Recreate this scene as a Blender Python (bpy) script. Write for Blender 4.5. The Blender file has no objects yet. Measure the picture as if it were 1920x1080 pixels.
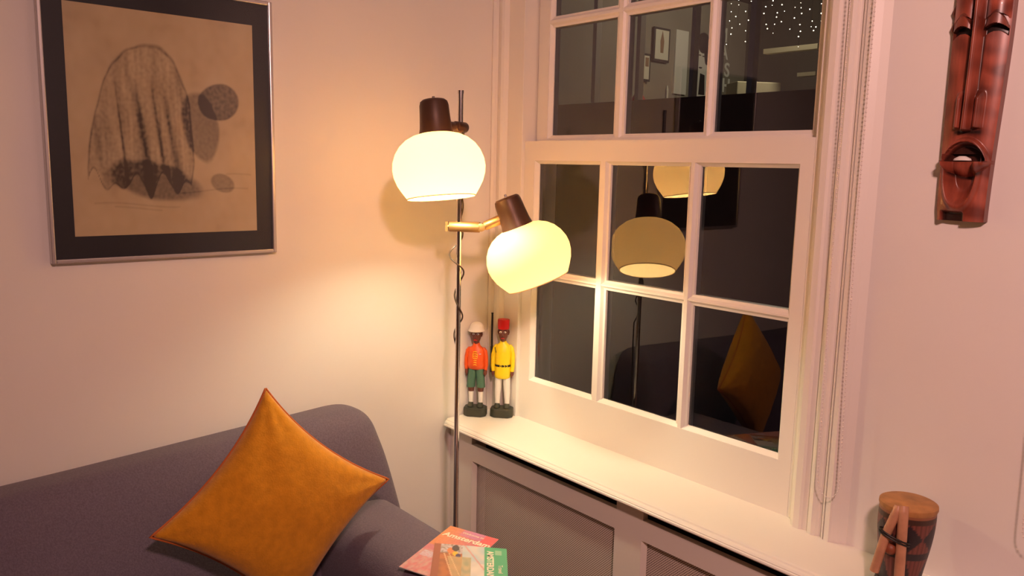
import bpy, bmesh, math, random
from mathutils import Vector, Matrix, noise
random.seed(7)
sc = bpy.context.scene
col = sc.collection
V = Vector

# ------------------------------------------------------------------ camera
yaw, pit, rol = math.radians(49.2628), math.radians(8.5457), math.radians(1.2751)
fw = V((-math.sin(yaw)*math.cos(pit), math.cos(yaw)*math.cos(pit), -math.sin(pit)))
r0 = V((math.cos(yaw), math.sin(yaw), 0)); u0 = r0.cross(fw)
rr = r0*math.cos(rol)+u0*math.sin(rol); uu = -r0*math.sin(rol)+u0*math.cos(rol)
cam = bpy.data.objects.new('camera', bpy.data.cameras.new('camera')); col.objects.link(cam)
cam.matrix_world = Matrix(((rr.x, uu.x, -fw.x, 2.09348), (rr.y, uu.y, -fw.y, -1.68838), (rr.z, uu.z, -fw.z, 1.6), (0, 0, 0, 1)))
cam.data.sensor_width = 36; cam.data.lens = 1510.98/1920*36; cam.data.clip_start = .02
sc.camera = cam
sc.view_settings.view_transform = 'Standard'; sc.view_settings.look = 'None'
sc.view_settings.gamma = 1; sc.view_settings.use_curve_mapping = False
sc.view_settings.exposure = 0.30
# ------------------------------------------------------------------ night sky
w = bpy.data.worlds.new('night'); sc.world = w; w.use_nodes = True
w.node_tree.nodes['Background'].inputs[0].default_value = (.012, .012, .018, 1)
w.node_tree.nodes['Background'].inputs[1].default_value = 1.0

# ------------------------------------------------------------------ lights
def point(name, loc, watts, color, size, parent=None):
    l = bpy.data.lights.new(name, 'POINT'); l.energy = watts; l.color = color; l.shadow_soft_size = size
    o = bpy.data.objects.new(name, l); col.objects.link(o); o.location = loc
    if parent: o.parent = parent
    return o
SPOT, AIM = V((2.40, -1.60, 2.30)), V((1.22, 0, .95))  # unseen pink room light, spot cone chosen to weaken it on the left wall
sl = bpy.data.lights.new('spot_light', 'SPOT'); sl.energy = 100; sl.color = (1, .56, .50); sl.shadow_soft_size = .075; sl.spot_size = math.radians(147); sl.spot_blend = .85
so = bpy.data.objects.new('spot_light', sl); col.objects.link(so); so.location = SPOT; so.rotation_euler = (AIM-SPOT).to_track_quat('-Z', 'Y').to_euler()
LAMP_W = 8.8
LAMP_C = (1, .96, .68)

# ------------------------------------------------------------------ helpers
def obj(name, bm, m=None, parent=None, smooth=False, angle=None, bevel=None, sub=0, recalc=True):
    me = bpy.data.meshes.new(name)
    if recalc: bmesh.ops.recalc_face_normals(bm, faces=bm.faces[:])
    bm.to_mesh(me); bm.free()
    o = bpy.data.objects.new(name, me); col.objects.link(o)
    if m: me.materials.append(m)
    if smooth:
        for p in me.polygons: p.use_smooth = True
        if angle: me.set_sharp_from_angle(angle=math.radians(angle))
    if bevel:
        b = o.modifiers.new('bevel', 'BEVEL'); b.width = bevel; b.segments = 2; b.limit_method = 'ANGLE'
    if sub:
        s = o.modifiers.new('sub', 'SUBSURF'); s.levels = sub; s.render_levels = sub
    if parent: o.parent = parent
    return o
def tag(o, label=None, cat=None, group=None, kind=None):
    for k, v in (('label', label), ('category', cat), ('group', group), ('kind', kind)):
        if v: o[k] = v
    return o
def empty(name, loc=(0, 0, 0), rz=0, **k):
    o = bpy.data.objects.new(name, None); col.objects.link(o); o.location = loc; o.rotation_euler = (0, 0, rz)
    o.empty_display_size = .05
    return tag(o, **k)
def struct(name, bm, m, bevel=None, parent=None):
    o = obj(name, bm, m, parent, bevel=bevel)
    if not parent: o['kind'] = 'structure'
    return o
def box(bm, x0, x1, y0, y1, z0, z1):
    vs = [bm.verts.new((x, y, z)) for x in (x0, x1) for y in (y0, y1) for z in (z0, z1)]
    for f in ((0, 1, 3, 2), (4, 6, 7, 5), (0, 4, 5, 1), (2, 3, 7, 6), (0, 2, 6, 4), (1, 5, 7, 3)):
        bm.faces.new([vs[i] for i in f])
    return vs
def B(): return bmesh.new()
def frame_axes(d):
    d = V(d).normalized(); a = V((0, 0, 1)) if abs(d.z) < .9 else V((1, 0, 0))
    x = a.cross(d).normalized(); return x, d.cross(x), d
def rings(bm, rs, close=(True, True), loop=False):
    """rs: list of lists of points -> skin them"""
    R = [[bm.verts.new(p) for p in r] for r in rs]
    n = len(R[0])
    for a, b in zip(R[:-1], R[1:]):
        for i in range(n):
            bm.faces.new((a[i], a[(i+1) % n], b[(i+1) % n], b[i]))
    if close[0]: bm.faces.new(R[0][::-1])
    if close[1]: bm.faces.new(R[-1])
    return R
def lathe(bm, prof, o=(0, 0, 0), ax=(0, 0, 1), n=40, close=(True, True)):
    X, Y, Z = frame_axes(ax); o = V(o)
    return rings(bm, [[o+Z*h+(X*math.cos(t*2*math.pi/n)+Y*math.sin(t*2*math.pi/n))*max(r, 1e-4) for t in range(n)] for r, h in prof], close)
def cyl(bm, p0, p1, r, r1=None, n=20, rd=0):
    p0, p1 = V(p0), V(p1); L = (p1-p0).length; r1 = r if r1 is None else r1
    prof = [(r, 0), (r1, L)] if not rd else [(r-rd, 0), (r-rd*.3, rd*.3), (r, rd), (r1, L-rd), (r1-rd*.3, L-rd*.3), (r1-rd, L)]
    lathe(bm, prof, p0, p1-p0, n)
def tube(bm, pts, r, n=8):
    pts = [V(p) for p in pts]; rs = []; px = None
    for i, p in enumerate(pts):
        d = (pts[min(i+1, len(pts)-1)]-pts[max(i-1, 0)]).normalized()
        if px is None: px = frame_axes(d)[0]
        px = (px-d*px.dot(d)).normalized(); py = d.cross(px)
        rs.append([p+(px*math.cos(t*2*math.pi/n)+py*math.sin(t*2*math.pi/n))*r for t in range(n)])
    rings(bm, rs)
def prism(bm, poly, z0, z1):
    """plan polygon (x, y) extruded upward"""
    rings(bm, [[(x, y, z) for x, y in poly] for z in (z0, z1)])
def loft(bm, secs, n=24, power=2.0):
    """secs: (z, cx, cy, rx, ry)"""
    rs = []
    for z, cx, cy, rx, ry in secs:
        r = []
        for t in range(n):
            a = t*2*math.pi/n; c, s = math.cos(a), math.sin(a)
            r.append((cx+rx*math.copysign(abs(c)**(2/power), c), cy+ry*math.copysign(abs(s)**(2/power), s), z))
        rs.append(r)
    rings(bm, rs)

def mat(name, c, rough=.6, metal=0, bump=0, bscale=200, var=0, vscale=8, coat=0, spec=.5, emit=None, es=0, sheen=0, stretch=None, attr=None, bmul=None):
    m = bpy.data.materials.new(name); m.use_nodes = True
    N = m.node_tree.nodes; L = m.node_tree.links; p = N['Principled BSDF']
    p.inputs['Base Color'].default_value = (*c, 1); p.inputs['Roughness'].default_value = rough
    p.inputs['Metallic'].default_value = metal; p.inputs['Specular IOR Level'].default_value = spec
    p.inputs['Coat Weight'].default_value = coat
    if sheen: p.inputs['Sheen Weight'].default_value = sheen; p.inputs['Sheen Roughness'].default_value = .5
    if emit: p.inputs['Emission Color'].default_value = (*emit, 1); p.inputs['Emission Strength'].default_value = es
    tc = N.new('ShaderNodeTexCoord'); src = tc.outputs['Object']
    if stretch:
        mp = N.new('ShaderNodeMapping'); mp.inputs['Scale'].default_value = stretch; L.new(src, mp.inputs[0]); src = mp.outputs[0]
    base = None
    if attr:
        a = N.new('ShaderNodeAttribute'); a.attribute_name = attr; base = a.outputs['Color']; L.new(base, p.inputs['Base Color'])
    if var:
        n = N.new('ShaderNodeTexNoise'); n.inputs['Scale'].default_value = vscale; n.inputs['Detail'].default_value = 6
        L.new(src, n.inputs['Vector'])
        mr = N.new('ShaderNodeMapRange'); mr.inputs['From Min'].default_value = .3; mr.inputs['From Max'].default_value = .7
        mr.inputs['To Min'].default_value = 1-var; mr.inputs['To Max'].default_value = 1+var*.5; L.new(n.outputs['Fac'], mr.inputs['Value'])
        mx = N.new('ShaderNodeVectorMath'); mx.operation = 'SCALE'
        if base: L.new(base, mx.inputs[0])
        else: mx.inputs[0].default_value = c
        L.new(mr.outputs[0], mx.inputs['Scale']); L.new(mx.outputs[0], p.inputs['Base Color'])
    if bump:
        n = N.new('ShaderNodeTexNoise'); n.inputs['Scale'].default_value = bscale; n.inputs['Detail'].default_value = 4
        L.new(src, n.inputs['Vector'])
        b = N.new('ShaderNodeBump'); b.inputs['Strength'].default_value = bump; b.inputs['Distance'].default_value = .002
        L.new(n.outputs['Fac'], b.inputs['Height']); L.new(b.outputs[0], p.inputs['Normal'])
    return m

M = {}
M['wall'] = mat('wall_paint', (.80, .76, .71), .75, bump=.12, bscale=60, var=.02, vscale=3, spec=.3)
M['trim'] = mat('trim_gloss_paint', (.80, .75, .68), .42, bump=.05, bscale=30, spec=.4)
M['ceil'] = mat('ceiling_paint', (.62, .60, .57), .8)
M['wall2'] = mat('far_wall_paint', (.42, .34, .29), .8, bump=.12, bscale=60)
M['chrome'] = mat('chrome_tube', (.75, .72, .7), .14, metal=1)
M['brown'] = mat('brown_cap_metal', (.075, .034, .020), .42, metal=.25, bump=.1, bscale=300)
M['bronze'] = mat('bronze_metal', (.40, .22, .085), .42, metal=.8)
M['black'] = mat('black_plastic', (.015, .013, .012), .4)
M['cable'] = mat('dark_cable', (.05, .03, .02), .4)
M['sofa'] = mat('purple_grey_weave', (.150, .118, .155), .95, bump=.7, bscale=420, var=.2, vscale=240, sheen=.12, spec=.15)
M['mustard'] = mat('mustard_cloth', (.62, .255, .014), .92, bump=.5, bscale=260, var=.14, vscale=60, sheen=.25, spec=.12)
M['piping'] = mat('rust_piping', (.50, .12, .02), .85, bump=.4, bscale=400)
M['frame'] = mat('silver_frame', (.62, .58, .56), .32, metal=.75)
M['mount'] = mat('black_mount_board', (.010, .010, .013), .5, spec=.4)
M['bead'] = mat('bead_chain_plastic', (.78, .70, .64), .35)
M['wood_floor'] = mat('floor_boards', (.50, .28, .13), .4, var=.4, vscale=3, stretch=(1, 12, 1))
M['dark'] = mat('void_black', (.008, .006, .005), .9)

def glass_mat():
    m = bpy.data.materials.new('window_glass'); m.use_nodes = True
    N = m.node_tree.nodes; L = m.node_tree.links; N.remove(N['Principled BSDF'])
    t = N.new('ShaderNodeBsdfTransparent'); t.inputs[0].default_value = (.93, .95, .93, 1)
    g = N.new('ShaderNodeBsdfGlossy'); g.inputs['Roughness'].default_value = .004; g.inputs[0].default_value = (1, 1, 1, 1)
    f = N.new('ShaderNodeFresnel'); f.inputs[0].default_value = 1.52
    k = N.new('ShaderNodeMath'); k.operation = 'MULTIPLY'; k.use_clamp = True; k.inputs[1].default_value = 2.0
    x = N.new('ShaderNodeMixShader')
    L.new(f.outputs[0], k.inputs[0]); L.new(k.outputs[0], x.inputs[0]); L.new(t.outputs[0], x.inputs[1]); L.new(g.outputs[0], x.inputs[2])
    L.new(x.outputs[0], N['Material Output'].inputs[0]); return m
M['glass'] = glass_mat()

def shade_mat():
    m = bpy.data.materials.new('opal_shade_acrylic'); m.use_nodes = True
    N = m.node_tree.nodes; L = m.node_tree.links; N.remove(N['Principled BSDF'])
    t = N.new('ShaderNodeBsdfTranslucent'); t.inputs[0].default_value = (.68, .40, .165, 1)
    d = N.new('ShaderNodeBsdfDiffuse'); d.inputs[0].default_value = (.85, .62, .34, 1)
    x = N.new('ShaderNodeMixShader'); x.inputs[0].default_value = .74
    e = N.new('ShaderNodeEmission'); e.inputs[0].default_value = (1, .66, .30, 1); e.inputs[1].default_value = .12
    a = N.new('ShaderNodeAddShader')
    L.new(t.outputs[0], x.inputs[1]); L.new(d.outputs[0], x.inputs[2])
    L.new(x.outputs[0], a.inputs[0]); L.new(e.outputs[0], a.inputs[1]); L.new(a.outputs[0], N['Material Output'].inputs[0]); return m
M['shade'] = shade_mat()

def perforated():
    m = bpy.data.materials.new('perforated_sheet'); m.use_nodes = True
    N = m.node_tree.nodes; L = m.node_tree.links; p = N['Principled BSDF']
    p.inputs['Base Color'].default_value = (.74, .64, .56, 1); p.inputs['Roughness'].default_value = .5
    tc = N.new('ShaderNodeTexCoord'); s = N.new('ShaderNodeSeparateXYZ'); L.new(tc.outputs['Object'], s.inputs[0])
    def mth(op, a, b=None):
        n = N.new('ShaderNodeMath'); n.operation = op
        for i, v in enumerate((a, b)):
            if v is None: continue
            if isinstance(v, (int, float)): n.inputs[i].default_value = v
            else: L.new(v, n.inputs[i])
        return n.outputs[0]
    pitch = .0068
    def grid(off):
        u = mth('ADD', mth('DIVIDE', s.outputs['X'], pitch), off); v = mth('ADD', mth('DIVIDE', s.outputs['Z'], pitch), off)
        du = mth('SUBTRACT', mth('FRACT', u), .5); dv = mth('SUBTRACT', mth('FRACT', v), .5)
        return mth('ADD', mth('MULTIPLY', du, du), mth('MULTIPLY', dv, dv))
    h = mth('LESS_THAN', mth('MINIMUM', grid(100.0), grid(100.5)), .047)
    t = N.new('ShaderNodeBsdfTransparent'); x = N.new('ShaderNodeMixShader')
    L.new(h, x.inputs[0]); L.new(p.outputs[0], x.inputs[1]); L.new(t.outputs[0], x.inputs[2]); L.new(x.outputs[0], N['Material Output'].inputs[0])
    return m
M['perf'] = perforated()

XL = .05          # left wall face
WY = -.025        # window wall face
CEIL = 2.75
# ================================================================== THE ROOM
bm = B(); box(bm, -.15, XL, -4.3, .13, 0, CEIL); struct('wall_left', bm, M['wall'])
bm = B()
box(bm, 1.295, 3.8, WY, .30, 0, CEIL); box(bm, XL, 1.295, WY, .30, 2.46, CEIL); box(bm, XL, 1.295, WY+.02, .30, 0, .772)
struct('wall_back', bm, M['wall'])
bm = B(); box(bm, 3.8, 3.95, -4.3, .3, 0, CEIL); struct('wall_right', bm, M['wall2'])
bm = B(); box(bm, -.15, 3.95, -4.45, -4.3, 0, CEIL); struct('wall_front', bm, M['wall2'])
bm = B(); box(bm, -.15, 3.95, -4.45, .3, -.1, 0); struct('floor', bm, M['wood_floor'])
bm = B(); box(bm, -.15, 3.95, -4.45, .3, CEIL, CEIL+.1); struct('ceiling', bm, M['ceil'])

# ---- window
win = empty('window_1', (.66, 0, .793)); win['kind'] = 'structure'
def wpart(name, bm, m, bevel=None, parent=None, **k):
    o = obj(name, bm, m, bevel=bevel, **k)
    o.parent = parent or win
    o.matrix_parent_inverse = Matrix.Translation(-V((.66, 0, .793))) if not parent else Matrix()
    return o
def sash(name, y0, xo, zo, xs, zs, yg, top_parent):
    """boards around the openings, with chamfered glazing beads"""
    bm = B(); y1 = y0+.038
    box(bm, xo[0], xs[0][0], y0, y1, zo[0], zo[1]); box(bm, xs[-1][1], xo[1], y0, y1, zo[0], zo[1])
    box(bm, xs[0][0], xs[-1][1], y0, y1, zo[0], zs[0][0]); box(bm, xs[0][0], xs[-1][1], y0, y1, zs[-1][1], zo[1])
    def bar(a0, a1, b0, b1, vert):
        c = .012   # moulded front, wider at the glass
        prof = [(a0, yg), (a0, yg-.007), (a0+c*.5, yg-.009), (a0+c, y0+.001), (a1-c, y0+.001), (a1-c*.5, yg-.009), (a1, yg-.007), (a1, yg), (a1, y1), (a0, y1)]
        if vert: rings(bm, [[(a, y, z) for a, y in prof] for z in (b0, b1)])
        else: rings(bm, [[(x, y, a) for a, y in prof] for x in (b0, b1)])
    for i in range(len(xs)-1): bar(xs[i][1], xs[i+1][0], zs[0][0], zs[-1][1], True)
    for i in range(len(zs)-1): bar(zs[i][1], zs[i+1][0], xs[0][0], xs[-1][1], False)
    for i in range(len(xs)-1):
        for j in range(len(zs)-1): box(bm, xs[i][1]+.0118, xs[i+1][0]-.0118, y0+.0002, y0+.02, zs[j][1]+.0118-.004, zs[j+1][0]-.0118+.004)
    # glazing beads round the outer edge of the lights
    e = .010
    for (p, q) in ((xs[0][0], 1), (xs[-1][1], -1)):
        rings(bm, [[(p-q*.001, y0+.002, z), (p+q*e, yg-.004, z), (p+q*e, yg, z), (p-q*.001, yg, z)] for z in (zs[0][0], zs[-1][1])])
    for (p, q) in ((zs[0][0], 1), (zs[-1][1], -1)):
        rings(bm, [[(x, y0+.002, p-q*.001), (x, yg-.004, p+q*e), (x, yg, p+q*e), (x, yg, p-q*.001)] for x in (xs[0][0], xs[-1][1])])
    s = wpart(name, bm, M['trim'])
    g = B()
    for a in xs:
        for b in zs:
            g.faces.new([g.verts.new(p) for p in ((a[0]-.005, yg+.001, b[0]-.005), (a[1]+.005, yg+.001, b[0]-.005), (a[1]+.005, yg+.001, b[1]+.005), (a[0]-.005, yg+.001, b[1]+.005))])
    wpart('glass', g, M['glass'], parent=s, recalc=False)
    return s
sash('lower_sash', 0, (.180, 1.152), (.793, 1.680), [(.225, .492), (.535, .806), (.841, 1.119)], [(.924, 1.256), (1.284, 1.621)], .018, win)
sash('upper_sash', .043, (.186, 1.158), (1.640, 2.436), [(.233, .501), (.540, .812), (.840, 1.122)], [(1.689, 2.021), (2.053, 2.386)], .059, win)
bm = B()
box(bm, .107, .1795, -.012, .13, .775, 2.44); box(bm, 1.1525, 1.20, -.001, .13, .775, 2.44); box(bm, .107, 1.20, -.01, .13, 2.437, 2.47)
box(bm, .1795, .190, .083, .13, .80, 2.44); box(bm, 1.147, 1.153, .083, .13, .80, 2.44); box(bm, .1, 1.2, .04, .16, .765, .80)
wpart('frame', bm, M['trim'], bevel=.002)
# mouldings of the casing, left narrow against the corner, right wide
bm = B()
prism(bm, [(XL, .02), (XL, -.034), (.058, -.036), (.064, -.030), (.068, -.022), (.074, -.024), (.082, -.030), (.094, -.031), (.101, -.026), (.108, -.012), (.108, .02)], .793, 2.50)
prism(bm, [(1.1535, .02), (1.1535, .001), (1.163, -.004), (1.172, -.016), (1.181, -.032), (1.190, -.040), (1.205, -.041), (1.209, -.035), (1.222, -.033), (1.227, -.042), (1.238, -.047), (1.247, -.044), (1.251, -.036), (1.2585, -.037), (1.262, -.045), (1.2655, -.046), (1.2658, -.040), (1.2685, -.040), (1.269, -.047), (1.281, -.049), (1.2835, -.044), (1.297, -.036), (1.312, -.0245), (1.312, .02)], .793, 2.50)
prism(bm, [(XL, .0), (XL, -.04), (1.312, -.04), (1.312, 0)], 2.44, 2.53)
wpart('casing', bm, M['trim'])

# ---- sill board (continuous), a thing of its own
sb = [(.02, .793), (-.200, .793), (-.206, .7915), (-.208, .7885), (-.2105, .7885), (-.215, .787), (-.2185, .7835), (-.2185, .7815), (-.2215, .7800), (-.2225, .7765), (-.2205, .7735), (-.216, .7725), (.02, .7725)]
bm = B()
R_ = []
for x in (XL, 2.3):
    r = []
    for y, z in sb:
        xx = x
        if x == XL: xx = XL + max(0, -y-.175)*.45     # clipped front corner at the left wall
        r.append((xx, y, z))
    R_.append(r)
rings(bm, R_)
tag(obj('window_sill', bm, M['trim']), kind='structure'); bpy.data.objects['window_sill'].name = 'trim_1'

# ---- radiator cover
cov = empty('radiator_cover', (1.1, -.18, 0), label='built-in white panelled radiator cover with perforated grilles beneath the window sill', cat='radiator cover')
def cpart(name, bm, m, bevel=None):
    o = obj(name, bm, m, bevel=bevel); o.parent = cov; o.matrix_parent_inverse = Matrix.Translation(-V((1.1, -.18, 0))); return o
bm = B(); yA, yB = -.18, -.162
OX = [(.1665, .7726), (.863, 1.475), (1.565, 2.17)]
edges = [XL+.001] + [v for o in OX for v in o] + [2.3]
for i in range(0, len(edges), 2): box(bm, edges[i], edges[i+1], yA, yB, 0, .729)
for a, b in OX:
    box(bm, a, b, yA, yB, .675, .729); box(bm, a, b, yA, yB, 0, .14)
    s = .008        # bevelled lip round each opening
    rings(bm, [[(x, yA, z) for x, z in ((a, .14), (b, .14), (b, .675), (a, .675))], [(x, yB-.003, z) for x, z in ((a+s, .14+s), (b-s, .14+s), (b-s, .675-s), (a+s, .675-s))], [(x, yB, z) for x, z in ((a, .14), (b, .14), (b, .675), (a, .675))]], close=(False, False))
for a, b in ((XL+.001, .164), (.777, .866), (1.478, 1.56), (2.17, 2.3)): box(bm, a, b, yA, yB, .729, .7724)
for a, b in OX: box(bm, a-.01, b+.01, yA, yB, .762, .7724)
cpart('front_frame', bm, M['trim'])
for a, b in OX:
    bm = B(); bm.faces.new([bm.verts.new(p) for p in ((a-.01, yB+.001, .13), (b+.01, yB+.001, .13), (b+.01, yB+.001, .685), (a-.01, yB+.001, .685))])
    cpart('grille', bm, M['perf'])
bm = B(); box(bm, XL+.001, 2.3, -.030, -.024, 0, .77); cpart('dark_backing', bm, M['dark'])  # near-black sheet, puts the shade inside the cover into its colour

# ================================================================== OUTSIDE: the house across the street
M['facade'] = mat('dark_facade', (.03, .023, .02), .8, var=.3, vscale=2)
M['mull'] = mat('mullion_paint', (.5, .45, .38), .6)
M['shopwall'] = mat('shop_wall_grey', (.30, .27, .225), .8, var=.15, vscale=1.5)
M['shopdark'] = mat('shop_wall_dark', (.10, .085, .075), .85, var=.2, vscale=1)
M['cream'] = mat('cream_laminate', (.75, .66, .46), .5)
M['paper'] = mat('poster_paper', (.75, .70, .58), .7)
M['white_panel'] = mat('white_panel', (.80, .76, .70), .6)
M['ink'] = mat('poster_ink', (.03, .025, .03), .6)
M['led'] = mat('fairy_light_led', (1, .9, .7), .5, emit=(1, .86, .62), es=9)
M['red'] = mat('red_plastic', (.45, .02, .02), .5)
hb = empty('building', (-3, 5, 0), label='dark building across the street with a row of tall lit windows above a black wall', cat='building')
def hpart(name, bm, m, parent=None):
    o = obj(name, bm, m); o.parent = parent or hb
    if not parent: o.matrix_parent_inverse = Matrix.Translation(-V((-3, 5, 0)))
    return o
ZP = 2.33
bm = B(); box(bm, -9, 3, 5, 5.25, -3, ZP); box(bm, -9, -5.4, 5, 5.25, ZP, 5.6); box(bm, -1.2, 3, 5, 5.25, ZP, 5.6); box(bm, -9, 3, 5, 5.25, 4.2, 5.6); hpart('facade', bm, M['facade'])
for x, wd in ((-4.38, .055), (-3.74, .05), (-3.035, .045), (-2.36, .06)):
    bm = B(); box(bm, x-wd/2, x+wd/2, 5.02, 5.1, ZP, 4.2); hpart('mullion', bm, M['mull'])
bm = B(); box(bm, -5.65, -5.5, 5.25, 9.6, 1.2, 4.2); hpart('side_wall', bm, M['shopwall'])
bm = B(); box(bm, -5.65, -.5, 9.6, 9.75, 1.2, 4.2); hpart('rear_wall', bm, M['shopdark'])
bm = B(); box(bm, -5.65, -.5, 5.25, 9.75, 1.1, 1.2); box(bm, -5.65, -.5, 5.25, 9.75, 4.2, 4.3); box(bm, -.6, -.5, 5.25, 9.6, 1.2, 4.2); hpart('room_shell', bm, M['shopdark'])
point('shop_lamp', (-3.2, 7.4, 3.9), 50, (1, .86, .62), .15)
bm = B(); box(bm, -14, 8, .3, 5, -3.2, -3.0); struct('ground', bm, M['dark'])
XS = -5.5
def side_rect(bm, y0, y1, z0, z1, t=.02, dz=0): box(bm, XS, XS+t, y0, y1, z0, z1)
CX, CY, CZ = 2.09348, -1.68838, 1.6
def shop_frame(y0, y1, z0, z1, label, inner):
    e = empty('framed_print', (XS+.02, (y0+y1)/2, z0), label=label, cat='picture', group=None)
    bm = B(); box(bm, .0, .03, -(y1-y0)/2, (y1-y0)/2, 0, z1-z0); obj('frame', bm, M['ink'], e)
    bm = B(); k = .03; box(bm, .03, .034, -(y1-y0)/2+k, (y1-y0)/2-k, k, z1-z0-k); a = obj('print', bm, M['paper'], e)
    bm = B(); prism_pts = inner
    rings(bm, [[(x, y, z) for y, z in prism_pts] for x in (.0345, .037)]); obj('motif', bm, mat('print_brown', (.30, .17, .10), .7), a)
    return e
shop_frame(7.31, 7.66, 3.11, 3.57, 'framed print with dark frame across the street, nearer the white panel', [(-.03, .12), (.03, .12), (.04, .28), (.0, .42), (-.04, .28)])
shop_frame(7.09, 7.26, 2.815, 3.19, 'small pale framed print in the house opposite, beside the left mullion', [(-.03, .2), (.04, .2), (.04, .32), (-.03, .32)])
bm = B(); box(bm, XS, XS+.03, 7.82, 8.105, 2.70, 3.595)
tag(obj('wall_panel', bm, M['white_panel']), 'plain pale upright panel on the wall inside the building opposite', 'panel')
# poster with a black and white head-and-shoulders shape
e = empty('poster', (XS+.005, 8.47, 2.68), label='tall black and white poster of a dark-haired head inside the building opposite', cat='poster')
bm = B(); box(bm, 0, .01, -.22, .30, 0, .92); obj('sheet', bm, M['white_panel'], e)
def blob(cy, cz, ry, rz, x0, x1, bm, n=22, w_=.1):
    rings(bm, [[(x, cy+ry*math.cos(t*6.283/n)*(1+w_*math.sin(3*t*6.283/n)), cz+rz*math.sin(t*6.283/n)) for t in range(n)] for x in (x0, x1)])
bm = B(); blob(.02, .80, .15, .15, .010, .013, bm); blob(.12, .62, .07, .13, .010, .013, bm); obj('dark_hair_shape', bm, M['ink'], e)
bm = B(); rings(bm, [[(x, y, z) for y, z in ((-.05, .05), (.10, .05), (.08, .34), (-.03, .36))] for x in (.010, .013)]); obj('dark_clothing_shape', bm, M['ink'], e)
for cy_, cz_, ry_, rz_ in ((-.06, .62, .03, .008), (.03, .61, .03, .008), (-.03, .44, .04, .012)):
    bm = B(); blob(cy_, cz_, ry_, rz_, .010, .0135, bm); obj('face_mark', bm, M['ink'], e)

def plane_mtx(o, xdir, up=(0, 0, 1)):
    x = V(xdir).normalized(); z = V(up).normalized(); y = z.cross(x).normalized(); z = x.cross(y)
    return Matrix(((x.x, y.x, z.x, o[0]), (x.y, y.y, z.y, o[1]), (x.z, y.z, z.z, o[2]), (0, 0, 0, 1)))
def text(name, s, size, m, mtx, ext=.001, parent=None, bold=0):
    c = bpy.data.curves.new(name, 'FONT'); c.body = s; c.size = size; c.extrude = ext; c.align_x = 'CENTER'; c.align_y = 'CENTER'; c.offset = bold
    o = bpy.data.objects.new(name, c); col.objects.link(o)
    dg = bpy.context.evaluated_depsgraph_get(); me = bpy.data.meshes.new_from_object(o.evaluated_get(dg))
    bpy.data.objects.remove(o); o = bpy.data.objects.new(name, me); col.objects.link(o); me.materials.clear(); me.materials.append(m)
    o.matrix_world = mtx
    if parent: o.parent = parent; o.matrix_parent_inverse = Matrix.Translation(-parent.location) if not parent.rotation_euler.z else parent.matrix_world.inverted()
    return o
M['letter'] = mat('letter_grey', (.92, .90, .84), .6)
e = empty('wall_lettering', (XS+.001, 9.0, 2.6), label='column of pale capital letters on the wall of the building opposite', cat='sign')
for s, y, z in (('M', 8.97, 3.646), ('A', 9.02, 3.393), ('S', 9.12, 3.139), ('H', 9.12, 2.905)):
    text('letter', s, .29, M['letter'], plane_mtx((XS+.006, y, z), (0, 1, 0), (1, 0, 0)), .004, e, .006)
# pale counter and shelves on the right inside
bm = B(); prism(bm, [(-3.94, 7.14), (-3.62, 7.62), (-3.92, 7.82), (-4.24, 7.34)], 1.8, 2.72); tag(obj('shop_counter', bm, M['cream'], bevel=.01), 'cream box-shaped counter top seen through the windows across the street', 'counter')
bm = B(); box(bm, -3.83, -3.10, 7.5, 7.6, 3.075, 3.135); tag(obj('wall_shelf', bm, M['cream']), 'long pale shelf hanging under the fairy lights across the street', 'shelf')
bm = B(); box(bm, -3.34, -3.10, 7.5, 7.6, 2.765, 2.81); tag(obj('wall_shelf', bm, M['cream']), 'short pale shelf below the long one across the street', 'shelf')
bm = B(); lathe(bm, [(.0, 0), (.1, 0), (.11, .1), (.05, .2), (0, .21)], (-4.9, 6.4, 2.36), n=16); tag(obj('stool', bm, M['red']), 'red rounded object behind the left pane across the street', 'seat')
bm = B(); lathe(bm, [(.02, 0), (.022, .14), (.01, .2)], (-4.85, 6.9, 2.5), n=10); tag(obj('candle', bm, M['paper']), 'small white candle-like shape low in the window opposite', 'candle')
# fairy lights: each hanging string is a thing
xs = [-3.42, -3.30, -3.20, -3.08, -2.98, -2.86, -2.76, -2.66, -2.55, -2.46, -2.34, -2.26]
for i, x in enumerate(xs):
    e = empty('fairy_light_string', (x, 6, 4.1), label='fine string of tiny warm fairy lights hanging in the window across the street', cat='string lights', group='fairy light strings across the street')
    bot = 2.84 + random.random()*.25 + (.05 if i < 3 else 0)
    bm = B(); tube(bm, [(0, 0, 0), (0, 0, bot-4.1)], .0012, 4); obj('wire', bm, M['ink'], e)
    z = 3.55 - random.random()*.1
    while z > bot:
        bm = B(); dx = random.uniform(-.035, .035)
        r = random.choice((.0030, .0042, .0055)); bmesh.ops.create_icosphere(bm, subdivisions=1, radius=r, matrix=Matrix.Translation((dx, 0, z-4.1)))
        obj('bulb', bm, M['led'], e); z -= random.uniform(.04, .12)

# ================================================================== SOFA
sofa = empty('sofa', (.5, -1.5, 0), label='purple-grey fabric sofa standing along the left wall', cat='sofa')
def spart(name, bm, m=None, sub=2, smooth=True):
    o = obj(name, bm, m or M['sofa'], smooth=smooth, sub=sub); o.parent = sofa; o.matrix_parent_inverse = Matrix.Translation(-V((.5, -1.5, 0))); return o
def grid_body(bm, secs):
    """secs: rings of points along an axis, skinned and capped"""
    rings(bm, secs)
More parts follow.
